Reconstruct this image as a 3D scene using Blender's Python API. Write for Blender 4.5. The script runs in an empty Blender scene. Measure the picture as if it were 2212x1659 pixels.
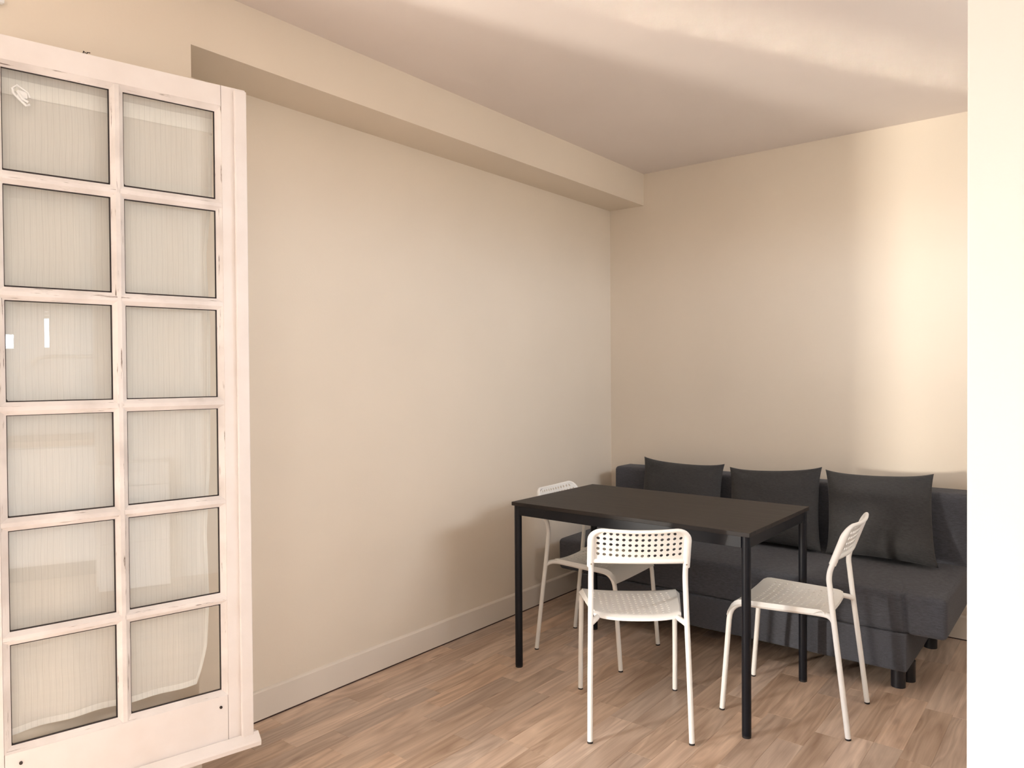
import bpy, bmesh, math, random
from mathutils import Vector, Matrix, noise

# ------------------------------------------------------------------ camera
SC = bpy.context.scene
COL = SC.collection
PI = math.pi

def make_camera():
    yaw, pitch, roll, f = 0.6727, 0.0137, -0.0071, 1603.95
    fw = Vector((-math.sin(yaw) * math.cos(pitch), math.cos(yaw) * math.cos(pitch), -math.sin(pitch)))
    r0 = Vector((math.cos(yaw), math.sin(yaw), 0))
    u0 = r0.cross(fw)
    c, s = math.cos(roll), math.sin(roll)
    r = c * r0 + s * u0
    u = -s * r0 + c * u0
    cd = bpy.data.cameras.new('camera')
    cd.sensor_fit = 'HORIZONTAL'
    cd.sensor_width = 36.0
    cd.lens = f * 36.0 / 2212.0
    cd.clip_start = 0.05
    co = bpy.data.objects.new('camera', cd)
    COL.objects.link(co)
    M = Matrix((r, u, -fw)).transposed().to_4x4()
    M.translation = Vector((2.541, -4.2365, 1.3279))
    co.matrix_world = M
    SC.camera = co
make_camera()

# ------------------------------------------------------------------ light
SC.view_settings.view_transform = 'Standard'
SC.view_settings.look = 'None'
SC.view_settings.gamma = 1.0
SC.view_settings.use_curve_mapping = False
SC.view_settings.exposure = 0.55

DOOR_Y0, DOOR_Y1 = -5.20, -3.57       # opening of the French doors in the left wall
DOOR_Z0, DOOR_Z1 = 0.12, 2.25

SKY_STRENGTH = 14.0
wd = bpy.data.worlds.new('sky'); SC.world = wd
wd.use_nodes = True
bg = wd.node_tree.nodes['Background']
def sky_nodes(nt):
    # even overcast sky over a duller ground
    tc = nt.nodes.new('ShaderNodeTexCoord'); sp = nt.nodes.new('ShaderNodeSeparateXYZ'); rp = nt.nodes.new('ShaderNodeValToRGB'); mr = nt.nodes.new('ShaderNodeMapRange')
    mr.inputs['From Min'].default_value = -1; mr.inputs['From Max'].default_value = 1
    e = rp.color_ramp.elements
    e[0].position = 0.47; e[0].color = (0.40, 0.385, 0.36, 1)
    e[1].position = 0.52; e[1].color = (0.88, 0.96, 1.06, 1)
    nt.links.new(tc.outputs['Generated'], sp.inputs[0]); nt.links.new(sp.outputs['Z'], mr.inputs['Value'])
    nt.links.new(mr.outputs[0], rp.inputs['Fac']); nt.links.new(rp.outputs['Color'], bg.inputs['Color'])
sky_nodes(wd.node_tree)
bg.inputs['Strength'].default_value = SKY_STRENGTH

def area(name, loc, target, sx, sy, power, color, portal=False, spread=180):
    ld = bpy.data.lights.new(name, 'AREA')
    ld.shape = 'RECTANGLE'; ld.size = sx; ld.size_y = sy
    ld.energy = power; ld.color = color; ld.spread = math.radians(spread)
    if portal: ld.cycles.is_portal = True
    o = bpy.data.objects.new(name, ld); COL.objects.link(o)
    o.location = loc
    d = Vector(target) - Vector(loc)
    o.rotation_euler = d.to_track_quat('-Z', 'Y').to_euler()
    return o
area('doorway_portal', (-0.03, (DOOR_Y0 + DOOR_Y1) / 2, (DOOR_Z0 + DOOR_Z1) / 2), (3, (DOOR_Y0 + DOOR_Y1) / 2, (DOOR_Z0 + DOOR_Z1) / 2),
     DOOR_Y1 - DOOR_Y0 - .02, DOOR_Z1 - DOOR_Z0 - .02, 1, (1, 1, 1), True)
# sunlight thrown back by the windows of the house opposite: a low, nearly level beam through the French doors
area('reflected_sun', (-0.96, -7.0, 0.82), (1.7, 0, 0.92), 0.24, 0.42, 175, (1.0, 0.93, 0.82))
FILL_WIN = (-2.22, -0.80, 1.72, 2.27)      # added opening in the right wall, unseen, lights the far end
area('fill_window_portal', (3.42, (FILL_WIN[0] + FILL_WIN[1]) / 2, (FILL_WIN[2] + FILL_WIN[3]) / 2), (0, (FILL_WIN[0] + FILL_WIN[1]) / 2, (FILL_WIN[2] + FILL_WIN[3]) / 2), FILL_WIN[1] - FILL_WIN[0], FILL_WIN[3] - FILL_WIN[2], 1, (1, 1, 1), True)
# the same sun thrown up from the terrace below, which strikes the ceiling
area('reflected_sun_low', (-3.45, -10.7, -0.9), (1.75, -0.95, 2.59), 0.30, 0.8, 0.9, (1.0, 0.93, 0.82), False, 2.5)

# added fill light below the kitchen ceiling, unseen right of the camera
area('kitchen_fill_light', (2.7, -5.3, 2.55), (2.7, -5.3, 0), 0.6, 0.6, 15, (1.0, 0.97, 0.93))

# ------------------------------------------------------------------ materials
def mat(name, base, rough=0.6, spec=0.5, metal=0.0):
    m = bpy.data.materials.new(name); m.use_nodes = True
    b = m.node_tree.nodes['Principled BSDF']
    b.inputs['Base Color'].default_value = (*base, 1)
    b.inputs['Roughness'].default_value = rough
    b.inputs['Metallic'].default_value = metal
    b.inputs['Specular IOR Level'].default_value = spec
    return m, m.node_tree, b

def N(nt, t, **kw):
    n = nt.nodes.new(t)
    for k, v in kw.items():
        if k.startswith('i_'):
            key = k[2:].replace('_', ' ')
            n.inputs[key].default_value = v
        else:
            setattr(n, k, v)
    return n

def add_bump(nt, b, scale, strength, dist=0.002, detail=3, vec=None):
    tc = N(nt, 'ShaderNodeTexCoord')
    ns = N(nt, 'ShaderNodeTexNoise'); ns.inputs['Scale'].default_value = scale; ns.inputs['Detail'].default_value = detail
    nt.links.new((vec or tc.outputs['Object']), ns.inputs['Vector'])
    bp = N(nt, 'ShaderNodeBump'); bp.inputs['Strength'].default_value = strength; bp.inputs['Distance'].default_value = dist
    nt.links.new(ns.outputs['Fac'], bp.inputs['Height'])
    nt.links.new(bp.outputs['Normal'], b.inputs['Normal'])
    return bp

def wall_paint(name, base, var=0.03):
    m, nt, b = mat(name, base, 0.62, 0.35)
    add_bump(nt, b, 130, 0.16, 0.0015, 4)
    tc = N(nt, 'ShaderNodeTexCoord')
    ns = N(nt, 'ShaderNodeTexNoise'); ns.inputs['Scale'].default_value = 1.3; ns.inputs['Detail'].default_value = 4
    nt.links.new(tc.outputs['Object'], ns.inputs['Vector'])
    rp = N(nt, 'ShaderNodeValToRGB')
    rp.color_ramp.elements[0].position = 0.3; rp.color_ramp.elements[1].position = 0.7
    rp.color_ramp.elements[0].color = (*[c * (1 - var) for c in base], 1)
    rp.color_ramp.elements[1].color = (*[min(1, c * (1 + var)) for c in base], 1)
    nt.links.new(ns.outputs['Fac'], rp.inputs['Fac'])
    nt.links.new(rp.outputs['Color'], b.inputs['Base Color'])
    return m

M_WALL = wall_paint('cream_wall_paint', (0.82, 0.725, 0.605))
M_CEIL = wall_paint('ceiling_paint', (0.84, 0.765, 0.72))
M_WHITEWALL = wall_paint('white_wall_paint', (0.86, 0.83, 0.78), 0.015)
M_BASE = wall_paint('baseboard_paint', (0.80, 0.72, 0.63), 0.03)
M_GAP = mat('dark_joint', (0.05, 0.025, 0.02), 0.9)[0]

def wood_floor(name, per_object):
    m, nt, b = mat(name, (0.4, 0.27, 0.19), 0.42, 0.45)
    L = nt.links.new
    tc = N(nt, 'ShaderNodeTexCoord')
    oi = N(nt, 'ShaderNodeObjectInfo')
    add = N(nt, 'ShaderNodeVectorMath', operation='ADD')
    sc = N(nt, 'ShaderNodeVectorMath', operation='SCALE')
    cmb = N(nt, 'ShaderNodeCombineXYZ')
    L(oi.outputs['Random'], cmb.inputs['X']); L(oi.outputs['Random'], cmb.inputs['Y']); L(oi.outputs['Random'], cmb.inputs['Z'])
    L(cmb.outputs['Vector'], sc.inputs[0]); sc.inputs['Scale'].default_value = 37.0
    L(tc.outputs['Object'], add.inputs[0]); L(sc.outputs['Vector'], add.inputs[1])
    mp = N(nt, 'ShaderNodeMapping'); mp.inputs['Scale'].default_value = (9.0, 1.1, 1.0)
    L(add.outputs['Vector'], mp.inputs['Vector'])
    # cathedral grain: distorted bands
    n1 = N(nt, 'ShaderNodeTexNoise'); n1.inputs['Scale'].default_value = 1.1; n1.inputs['Detail'].default_value = 2; n1.inputs['Distortion'].default_value = 0.4
    L(mp.outputs['Vector'], n1.inputs['Vector'])
    mul = N(nt, 'ShaderNodeMath', operation='MULTIPLY'); mul.inputs[1].default_value = 16.0
    L(n1.outputs['Fac'], mul.inputs[0])
    fr = N(nt, 'ShaderNodeMath', operation='PINGPONG'); fr.inputs[1].default_value = 1.0
    L(mul.outputs[0], fr.inputs[0])
    # fine fibres
    mp2 = N(nt, 'ShaderNodeMapping'); mp2.inputs['Scale'].default_value = (160.0, 5.0, 1.0)
    L(add.outputs['Vector'], mp2.inputs['Vector'])
    n2 = N(nt, 'ShaderNodeTexNoise'); n2.inputs['Scale'].default_value = 1.0; n2.inputs['Detail'].default_value = 4
    L(mp2.outputs['Vector'], n2.inputs['Vector'])
    # broad streaks
    mp3 = N(nt, 'ShaderNodeMapping'); mp3.inputs['Scale'].default_value = (17.0, 1.8, 1.0)
    L(add.outputs['Vector'], mp3.inputs['Vector'])
    n3 = N(nt, 'ShaderNodeTexNoise'); n3.inputs['Scale'].default_value = 1.0; n3.inputs['Detail'].default_value = 3
    L(mp3.outputs['Vector'], n3.inputs['Vector'])
    rp = N(nt, 'ShaderNodeValToRGB')
    e = rp.color_ramp.elements
    e[0].position = 0.22; e[0].color = (0.37, 0.242, 0.166, 1)
    e[1].position = 0.78; e[1].color = (0.81, 0.62, 0.475, 1)
    m1 = N(nt, 'ShaderNodeMix'); m1.data_type = 'FLOAT'; m1.inputs[0].default_value = 0.26
    L(n3.outputs['Fac'], m1.inputs[2]); L(fr.outputs[0], m1.inputs[3])
    m2 = N(nt, 'ShaderNodeMix'); m2.data_type = 'FLOAT'; m2.inputs[0].default_value = 0.26
    L(m1.outputs[0], m2.inputs[2]); L(n2.outputs['Fac'], m2.inputs[3])
    L(m2.outputs[0], rp.inputs['Fac'])
    # knots
    vor = N(nt, 'ShaderNodeTexVoronoi'); vor.inputs['Scale'].default_value = 1.0
    mp4 = N(nt, 'ShaderNodeMapping'); mp4.inputs['Scale'].default_value = (7.0, 2.4, 1.0)
    L(add.outputs['Vector'], mp4.inputs['Vector']); L(mp4.outputs['Vector'], vor.inputs['Vector'])
    kr = N(nt, 'ShaderNodeValToRGB')
    kr.color_ramp.elements[0].position = 0.02; kr.color_ramp.elements[0].color = (0.55, 0.5, 0.48, 1)
    kr.color_ramp.elements[1].position = 0.12; kr.color_ramp.elements[1].color = (1, 1, 1, 1)
    L(vor.outputs['Distance'], kr.inputs['Fac'])
    mk = N(nt, 'ShaderNodeMix'); mk.data_type = 'RGBA'; mk.blend_type = 'MULTIPLY'; mk.inputs[0].default_value = 0.8
    L(rp.outputs['Color'], mk.inputs[6]); L(kr.outputs['Color'], mk.inputs[7])
    hsv = N(nt, 'ShaderNodeHueSaturation')
    L(mk.outputs[2], hsv.inputs['Color'])
    if per_object:
        mr = N(nt, 'ShaderNodeMapRange'); mr.inputs['To Min'].default_value = 0.84; mr.inputs['To Max'].default_value = 1.14
        L(oi.outputs['Random'], mr.inputs['Value']); L(mr.outputs[0], hsv.inputs['Value'])
        w = N(nt, 'ShaderNodeMath', operation='MULTIPLY'); w.inputs[1].default_value = 7.31
        w2 = N(nt, 'ShaderNodeMath', operation='FRACT')
        L(oi.outputs['Random'], w.inputs[0]); L(w.outputs[0], w2.inputs[0])
        ms = N(nt, 'ShaderNodeMapRange'); ms.inputs['To Min'].default_value = 0.86; ms.inputs['To Max'].default_value = 1.06
        L(w2.outputs[0], ms.inputs['Value']); L(ms.outputs[0], hsv.inputs['Saturation'])
    L(hsv.outputs['Color'], b.inputs['Base Color'])
    bp = N(nt, 'ShaderNodeBump'); bp.inputs['Strength'].default_value = 0.12; bp.inputs['Distance'].default_value = 0.001
    L(n2.outputs['Fac'], bp.inputs['Height']); L(bp.outputs['Normal'], b.inputs['Normal'])
    return m
M_PLANK = wood_floor('oak_laminate_strip', True)
M_FLOOR = wood_floor('oak_laminate', False)

def fabric(name, base, weave=900):
    m, nt, b = mat(name, base, 0.95, 0.15)
    b.inputs['Sheen Weight'].default_value = 0.08
    b.inputs['Sheen Roughness'].default_value = 0.6
    L = nt.links.new
    tc = N(nt, 'ShaderNodeTexCoord')
    mpa = N(nt, 'ShaderNodeMapping'); mpa.inputs['Scale'].default_value = (60, 60, 420)
    n1 = N(nt, 'ShaderNodeTexNoise'); n1.inputs['Scale'].default_value = 1; n1.inputs['Detail'].default_value = 3
    L(tc.outputs['Object'], mpa.inputs['Vector']); L(mpa.outputs['Vector'], n1.inputs['Vector'])
    n2 = N(nt, 'ShaderNodeTexNoise'); n2.inputs['Scale'].default_value = weave; n2.inputs['Detail'].default_value = 1
    L(tc.outputs['Object'], n2.inputs['Vector'])
    mx = N(nt, 'ShaderNodeMix'); mx.data_type = 'FLOAT'; mx.inputs[0].default_value = 0.5
    L(n1.outputs['Fac'], mx.inputs[2]); L(n2.outputs['Fac'], mx.inputs[3])
    rp = N(nt, 'ShaderNodeValToRGB')
    rp.color_ramp.elements[0].position = 0.3; rp.color_ramp.elements[0].color = (*[c * 0.62 for c in base], 1)
    rp.color_ramp.elements[1].position = 0.7; rp.color_ramp.elements[1].color = (*[c * 1.45 for c in base], 1)
    L(mx.outputs[0], rp.inputs['Fac']); L(rp.outputs['Color'], b.inputs['Base Color'])
    bp = N(nt, 'ShaderNodeBump'); bp.inputs['Strength'].default_value = 0.35; bp.inputs['Distance'].default_value = 0.001
    L(mx.outputs[0], bp.inputs['Height']); L(bp.outputs['Normal'], b.inputs['Normal'])
    return m
M_SOFA = fabric('charcoal_sofa_fabric', (0.076, 0.078, 0.091))
M_CUSH = fabric('charcoal_cushion_fabric', (0.047, 0.046, 0.047))
M_PLASTIC = mat('sofa_leg_black', (0.012, 0.012, 0.016), 0.35)[0]

def table_top_mat():
    m, nt, b = mat('black_brown_wood_foil', (0.03, 0.025, 0.022), 0.46, 0.22)
    L = nt.links.new
    tc = N(nt, 'ShaderNodeTexCoord')
    mp = N(nt, 'ShaderNodeMapping'); mp.inputs['Scale'].default_value = (3, 70, 40)
    ns = N(nt, 'ShaderNodeTexNoise'); ns.inputs['Scale'].default_value = 1; ns.inputs['Detail'].default_value = 5
    L(tc.outputs['Object'], mp.inputs['Vector']); L(mp.outputs['Vector'], ns.inputs['Vector'])
    rp = N(nt, 'ShaderNodeValToRGB')
    rp.color_ramp.elements[0].position = 0.35; rp.color_ramp.elements[0].color = (0.014, 0.012, 0.012, 1)
    rp.color_ramp.elements[1].position = 0.7; rp.color_ramp.elements[1].color = (0.036, 0.029, 0.026, 1)
    L(ns.outputs['Fac'], rp.inputs['Fac']); L(rp.outputs['Color'], b.inputs['Base Color'])
    bp = N(nt, 'ShaderNodeBump'); bp.inputs['Strength'].default_value = 0.25; bp.inputs['Distance'].default_value = 0.0006
    L(ns.outputs['Fac'], bp.inputs['Height']); L(bp.outputs['Normal'], b.inputs['Normal'])
    return m
M_TOP = table_top_mat()
def satin_metal():
    m, nt, b = mat('black_powder_coat', (0.006, 0.007, 0.011), 0.36, 0.28)
    add_bump(nt, b, 600, 0.05, 0.0005)
    return m
M_BLACK = satin_metal()
def chair_white(name, c, r):
    m, nt, b = mat(name, c, r, 0.5)
    add_bump(nt, b, 400, 0.03, 0.0005)
    return m
M_CHAIR = chair_white('white_chair_plastic', (0.92, 0.90, 0.86), 0.38)
M_TUBE = chair_white('white_chair_steel', (0.93, 0.91, 0.875), 0.30)
M_FOOT = mat('black_rubber', (0.015, 0.012, 0.012), 0.6)[0]
M_STEEL = mat('screw_steel', (0.6, 0.58, 0.55), 0.3, 0.5, 1.0)[0]

def old_paint(name, stretch, lo, hi, dirt):
    """yellowed gloss paint; cracks and chips run along the wood (stretch = noise scale per axis)"""
    base = (0.875, 0.825, 0.805)
    m, nt, b = mat(name, base, 0.42, 0.5)
    L = nt.links.new
    tc = N(nt, 'ShaderNodeTexCoord')
    mp = N(nt, 'ShaderNodeMapping'); mp.inputs['Scale'].default_value = stretch
    ns = N(nt, 'ShaderNodeTexNoise'); ns.inputs['Scale'].default_value = 1.0; ns.inputs['Detail'].default_value = 5; ns.inputs['Roughness'].default_value = 0.65
    L(tc.outputs['Object'], mp.inputs['Vector']); L(mp.outputs['Vector'], ns.inputs['Vector'])
    rp = N(nt, 'ShaderNodeValToRGB')
    e = rp.color_ramp.elements
    e[0].position = lo; e[0].color = (0.20, 0.16, 0.14, 1)
    e[1].position = hi; e[1].color = (1, 1, 1, 1)
    mid = e.new((lo + hi) / 2); mid.color = (0.72, 0.68, 0.66, 1)
    L(ns.outputs['Fac'], rp.inputs['Fac'])
    n2 = N(nt, 'ShaderNodeTexNoise'); n2.inputs['Scale'].default_value = 7; n2.inputs['Detail'].default_value = 6
    L(tc.outputs['Object'], n2.inputs['Vector'])
    r2 = N(nt, 'ShaderNodeValToRGB')
    r2.color_ramp.elements[0].position = 0.32; r2.color_ramp.elements[0].color = (dirt, dirt * .985, dirt * .97, 1)
    r2.color_ramp.elements[1].position = 0.58; r2.color_ramp.elements[1].color = (1, 1, 1, 1)
    L(n2.outputs['Fac'], r2.inputs['Fac'])
    mx = N(nt, 'ShaderNodeMix'); mx.data_type = 'RGBA'; mx.blend_type = 'MULTIPLY'; mx.inputs[0].default_value = 1
    L(rp.outputs['Color'], mx.inputs[6]); L(r2.outputs['Color'], mx.inputs[7])
    mb = N(nt, 'ShaderNodeMix'); mb.data_type = 'RGBA'; mb.blend_type = 'MULTIPLY'; mb.inputs[0].default_value = 1
    mb.inputs[6].default_value = (*base, 1); L(mx.outputs[2], mb.inputs[7])
    L(mb.outputs[2], b.inputs['Base Color'])
    bp = N(nt, 'ShaderNodeBump'); bp.inputs['Strength'].default_value = 0.35; bp.inputs['Distance'].default_value = 0.002
    L(ns.outputs['Fac'], bp.inputs['Height']); L(bp.outputs['Normal'], b.inputs['Normal'])
    return m
M_LEAF = old_paint('old_white_gloss_paint', (9, 9, 9), 0.14, 0.22, 0.95)
M_BAR_H = old_paint('chipped_gloss_paint_rail', (9, 160, 160), 0.315, 0.375, 0.80)
M_BAR_V = old_paint('chipped_gloss_paint_upright', (160, 160, 9), 0.315, 0.375, 0.80)
M_SEAL = mat('black_glazing_line', (0.03, 0.022, 0.022), 0.8)[0]
M_BOLT = mat('rusty_bolt', (0.03, 0.02, 0.015), 0.6)[0]

def glass_mat():
    m = bpy.data.materials.new('window_glass'); m.use_nodes = True
    nt = m.node_tree; nt.nodes.clear(); L = nt.links.new
    out = N(nt, 'ShaderNodeOutputMaterial')
    tr = N(nt, 'ShaderNodeBsdfTransparent'); tr.inputs['Color'].default_value = (0.985, 0.99, 0.98, 1)
    gl = N(nt, 'ShaderNodeBsdfGlossy'); gl.inputs['Roughness'].default_value = 0.005
    fr = N(nt, 'ShaderNodeFresnel'); fr.inputs['IOR'].default_value = 1.95
    ge = N(nt, 'ShaderNodeNewGeometry'); mb = N(nt, 'ShaderNodeMath', operation='MULTIPLY_ADD'); mb.inputs[1].default_value = -1; mb.inputs[2].default_value = 1
    L(ge.outputs['Backfacing'], mb.inputs[0]); mf = N(nt, 'ShaderNodeMath', operation='MULTIPLY'); L(fr.outputs[0], mf.inputs[0]); L(mb.outputs[0], mf.inputs[1])
    mx = N(nt, 'ShaderNodeMixShader')
    L(mf.outputs[0], mx.inputs[0]); L(tr.outputs[0], mx.inputs[1]); L(gl.outputs[0], mx.inputs[2]); L(mx.outputs[0], out.inputs['Surface'])
    return m
M_GLASS = glass_mat()

def sheer_mat(name, opacity, col):
    m = bpy.data.materials.new(name); m.use_nodes = True
    nt = m.node_tree; nt.nodes.clear(); L = nt.links.new
    out = N(nt, 'ShaderNodeOutputMaterial')
    df = N(nt, 'ShaderNodeBsdfDiffuse'); tl = N(nt, 'ShaderNodeBsdfTranslucent'); tr = N(nt, 'ShaderNodeBsdfTransparent')
    tc = N(nt, 'ShaderNodeTexCoord')
    sx = N(nt, 'ShaderNodeSeparateXYZ'); L(tc.outputs['Object'], sx.inputs[0])
    # woven vertical threads: a dark line every 1.4 cm and fine ribs between
    nz = N(nt, 'ShaderNodeTexNoise'); nz.inputs['Scale'].default_value = 9
    L(tc.outputs['Object'], nz.inputs['Vector'])
    ad = N(nt, 'ShaderNodeMath', operation='MULTIPLY_ADD'); ad.inputs[1].default_value = 0.008; L(nz.outputs['Fac'], ad.inputs[0]); L(sx.outputs['X'], ad.inputs[2])
    dv = N(nt, 'ShaderNodeMath', operation='MULTIPLY'); dv.inputs[1].default_value = 1 / 0.0145; L(ad.outputs[0], dv.inputs[0])
    fr = N(nt, 'ShaderNodeMath', operation='FRACT'); L(dv.outputs[0], fr.inputs[0])
    rp = N(nt, 'ShaderNodeValToRGB'); rp.color_ramp.interpolation = 'LINEAR'
    e = rp.color_ramp.elements
    e[0].position = 0.0; e[0].color = (0.80, 0.80, 0.80, 1); e[1].position = 0.10; e[1].color = (1, 1, 1, 1)
    L(fr.outputs[0], rp.inputs['Fac'])
    mpf = N(nt, 'ShaderNodeMapping'); mpf.inputs['Scale'].default_value = (420, 1, 9); L(tc.outputs['Object'], mpf.inputs['Vector'])
    nf = N(nt, 'ShaderNodeTexNoise'); nf.inputs['Scale'].default_value = 1; L(mpf.outputs['Vector'], nf.inputs['Vector'])
    rf = N(nt, 'ShaderNodeMapRange'); rf.inputs['To Min'].default_value = 0.90; rf.inputs['To Max'].default_value = 1.10; L(nf.outputs['Fac'], rf.inputs['Value'])
    mm = N(nt, 'ShaderNodeMix'); mm.data_type = 'RGBA'; mm.blend_type = 'MULTIPLY'; mm.inputs[0].default_value = 1
    mm.inputs[6].default_value = (*col, 1); L(rp.outputs['Color'], mm.inputs[7])
    m3 = N(nt, 'ShaderNodeMix'); m3.data_type = 'RGBA'; m3.blend_type = 'MULTIPLY'; m3.inputs[0].default_value = 1
    L(mm.outputs[2], m3.inputs[6]); L(rf.outputs[0], m3.inputs[7])
    L(m3.outputs[2], df.inputs['Color']); L(m3.outputs[2], tl.inputs['Color'])
    a = N(nt, 'ShaderNodeMixShader'); a.inputs[0].default_value = 0.06
    L(df.outputs[0], a.inputs[1]); L(tl.outputs[0], a.inputs[2])
    b = N(nt, 'ShaderNodeMixShader'); b.inputs[0].default_value = opacity
    L(tr.outputs[0], b.inputs[1]); L(a.outputs[0], b.inputs[2]); L(b.outputs[0], out.inputs['Surface'])
    return m
M_SHEER = sheer_mat('sheer_curtain_weave', 0.77, (0.94, 0.925, 0.905))
M_HEM = sheer_mat('sheer_curtain_hem', 0.96, (1.0, 0.99, 0.97))
M_CLIP = mat('white_clip_plastic', (0.85, 0.86, 0.86), 0.25)[0]
M_KITCHEN = mat('white_cabinet_lacquer', (0.88, 0.87, 0.85), 0.3)[0]
M_WORKTOP = mat('beech_worktop', (0.50, 0.36, 0.24), 0.4)[0]
M_TILE = mat('glazed_white_tile', (0.80, 0.79, 0.76), 0.12)[0]
M_MIRROR = mat('mirror_silver', (0.92, 0.92, 0.92), 0.02, 0.5, 1.0)[0]

# ------------------------------------------------------------------ helpers
def link(name, bm, m, parent=None, smooth=False, angle=None):
    me = bpy.data.meshes.new(name)
    bmesh.ops.recalc_face_normals(bm, faces=bm.faces[:])
    bm.to_mesh(me); bm.free()
    me.materials.append(m)
    if smooth:
        for p in me.polygons: p.use_smooth = True
        if angle is not None:
            me.set_sharp_from_angle(angle=math.radians(angle))
    o = bpy.data.objects.new(name, me); COL.objects.link(o)
    if parent: o.parent = parent
    return o

def tag(o, label=None, cat=None, group=None, kind=None):
    if label: o['label'] = label
    if cat: o['category'] = cat
    if group: o['group'] = group
    if kind: o['kind'] = kind
    return o

def empty(name, loc=(0, 0, 0), rz=0):
    o = bpy.data.objects.new(name, None); COL.objects.link(o)
    o.location = loc; o.rotation_euler = (0, 0, rz); o.empty_display_size = 0.1
    return o

def box(bm, x0, x1, y0, y1, z0, z1, bevel=0.0, seg=2):
    vs = [bm.verts.new((x, y, z)) for x in (x0, x1) for y in (y0, y1) for z in (z0, z1)]
    idx = [(0, 1, 3, 2), (4, 6, 7, 5), (0, 4, 5, 1), (2, 3, 7, 6), (0, 2, 6, 4), (1, 5, 7, 3)]
    fs = [bm.faces.new([vs[i] for i in f]) for f in idx]
    if bevel > 0:
        es = list({e for f in fs for e in f.edges})
        bmesh.ops.bevel(bm, geom=es, offset=bevel, segments=seg, profile=0.5, affect='EDGES')

def smooth_path(pts, n=6):
    """Catmull-Rom through the points, tangents scaled by chord length so short spans do not overshoot"""
    P = [Vector(p) for p in pts]
    if len(P) < 3: return P
    T = [0.0]
    for a, b in zip(P, P[1:]): T.append(T[-1] + max(1e-6, (b - a).length))
    def tan(i):
        a, b = max(0, i - 1), min(len(P) - 1, i + 1)
        return (P[b] - P[a]) / (T[b] - T[a])
    out = []
    for i in range(len(P) - 1):
        h = T[i + 1] - T[i]; m0, m1 = tan(i) * h, tan(i + 1) * h
        for k in range(n):
            t = k / n; t2, t3 = t * t, t * t * t
            out.append((2 * t3 - 3 * t2 + 1) * P[i] + (t3 - 2 * t2 + t) * m0 + (-2 * t3 + 3 * t2) * P[i + 1] + (t3 - t2) * m1)
    out.append(P[-1])
    return out

def tube(bm, path, r, seg=12, cap=True, closed=False, flat=None, up=None, scale=None):
    """sweep a circle (or an ellipse: flat=(a along side, b along up)) along a path"""
    P = [Vector(p) for p in path]; n = len(P)
    rings = []
    ref = Vector(up) if up else None
    prev = None
    for i in range(n):
        if closed: t = (P[(i + 1) % n] - P[i - 1]).normalized()
        else: t = (P[min(n - 1, i + 1)] - P[max(0, i - 1)]).normalized()
        if ref is not None:
            a = t.cross(ref).normalized(); b = a.cross(t).normalized()
        else:
            if prev is None:
                a = t.orthogonal().normalized()
            else:
                a = (prev - t * prev.dot(t)).normalized()
            b = t.cross(a).normalized(); prev = a
        ra, rb = flat if flat else (r, r)
        if scale: ra, rb = ra * scale[i], rb * scale[i]
        rings.append([bm.verts.new(P[i] + a * (ra * math.cos(2 * PI * k / seg)) + b * (rb * math.sin(2 * PI * k / seg))) for k in range(seg)])
    m = n if closed else n - 1
    for i in range(m):
        A = rings[i]; B = rings[(i + 1) % n]
        for k in range(seg):
            bm.faces.new((A[k], A[(k + 1) % seg], B[(k + 1) % seg], B[k]))
    if cap and not closed:
        bm.faces.new(rings[0][::-1]); bm.faces.new(rings[-1])

def lines(lo, hi, r, step, extra=()):
    L = [lo, lo + r * 0.3, lo + r * 0.65, lo + r]
    n = max(1, int(round((hi - lo - 2 * r) / step)))
    L += [lo + r + (hi - lo - 2 * r) * k / n for k in range(1, n)]
    L += [hi - r, hi - r * 0.65, hi - r * 0.3, hi]
    L += list(extra)
    return sorted(set(round(v, 6) for v in L))

def rounded_box(bm, lo, hi, r, steps, extra=((), (), ()), warp=None):
    ax = [lines(lo[i], hi[i], r, steps[i], extra[i]) for i in range(3)]
    nx, ny, nz = [len(a) for a in ax]
    V = {}
    def vert(i, j, k):
        key = (i, j, k)
        if key in V: return V[key]
        p = Vector((ax[0][i], ax[1][j], ax[2][k]))
        q = Vector([min(max(p[a], lo[a] + r), hi[a] - r) for a in range(3)])
        d = p - q
        if d.length > 1e-9: p = q + d.normalized() * r
        if warp: p = warp(p)
        V[key] = bm.verts.new(p); return V[key]
    def quad(a, b, c, d): bm.faces.new((vert(*a), vert(*b), vert(*c), vert(*d)))
    for i in range(nx - 1):
        for j in range(ny - 1):
            for k in (0, nz - 1): quad((i, j, k), (i + 1, j, k), (i + 1, j + 1, k), (i, j + 1, k))
        for k in range(nz - 1):
            for j in (0, ny - 1): quad((i, j, k), (i + 1, j, k), (i + 1, j, k + 1), (i, j, k + 1))
    for j in range(ny - 1):
        for k in range(nz - 1):
            for i in (0, nx - 1): quad((i, j, k), (i, j + 1, k), (i, j + 1, k + 1), (i, j, k + 1))

# ------------------------------------------------------------------ room shell
H = 2.5918           # ceiling
BW, BZ = 0.2493, 2.3916   # beam depth, beam underside
RX, KX, RY = 3.3, 4.2, -8.0
KY = -3.48           # kitchen opens to the right, in front of this line
NY = -3.0            # near end of the recess in the left wall

def struct(name, bm, m, parent=None, **kw):
    o = link(name, bm, m, parent, **kw)
    if parent is None: o['kind'] = 'structure'
    return o

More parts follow.
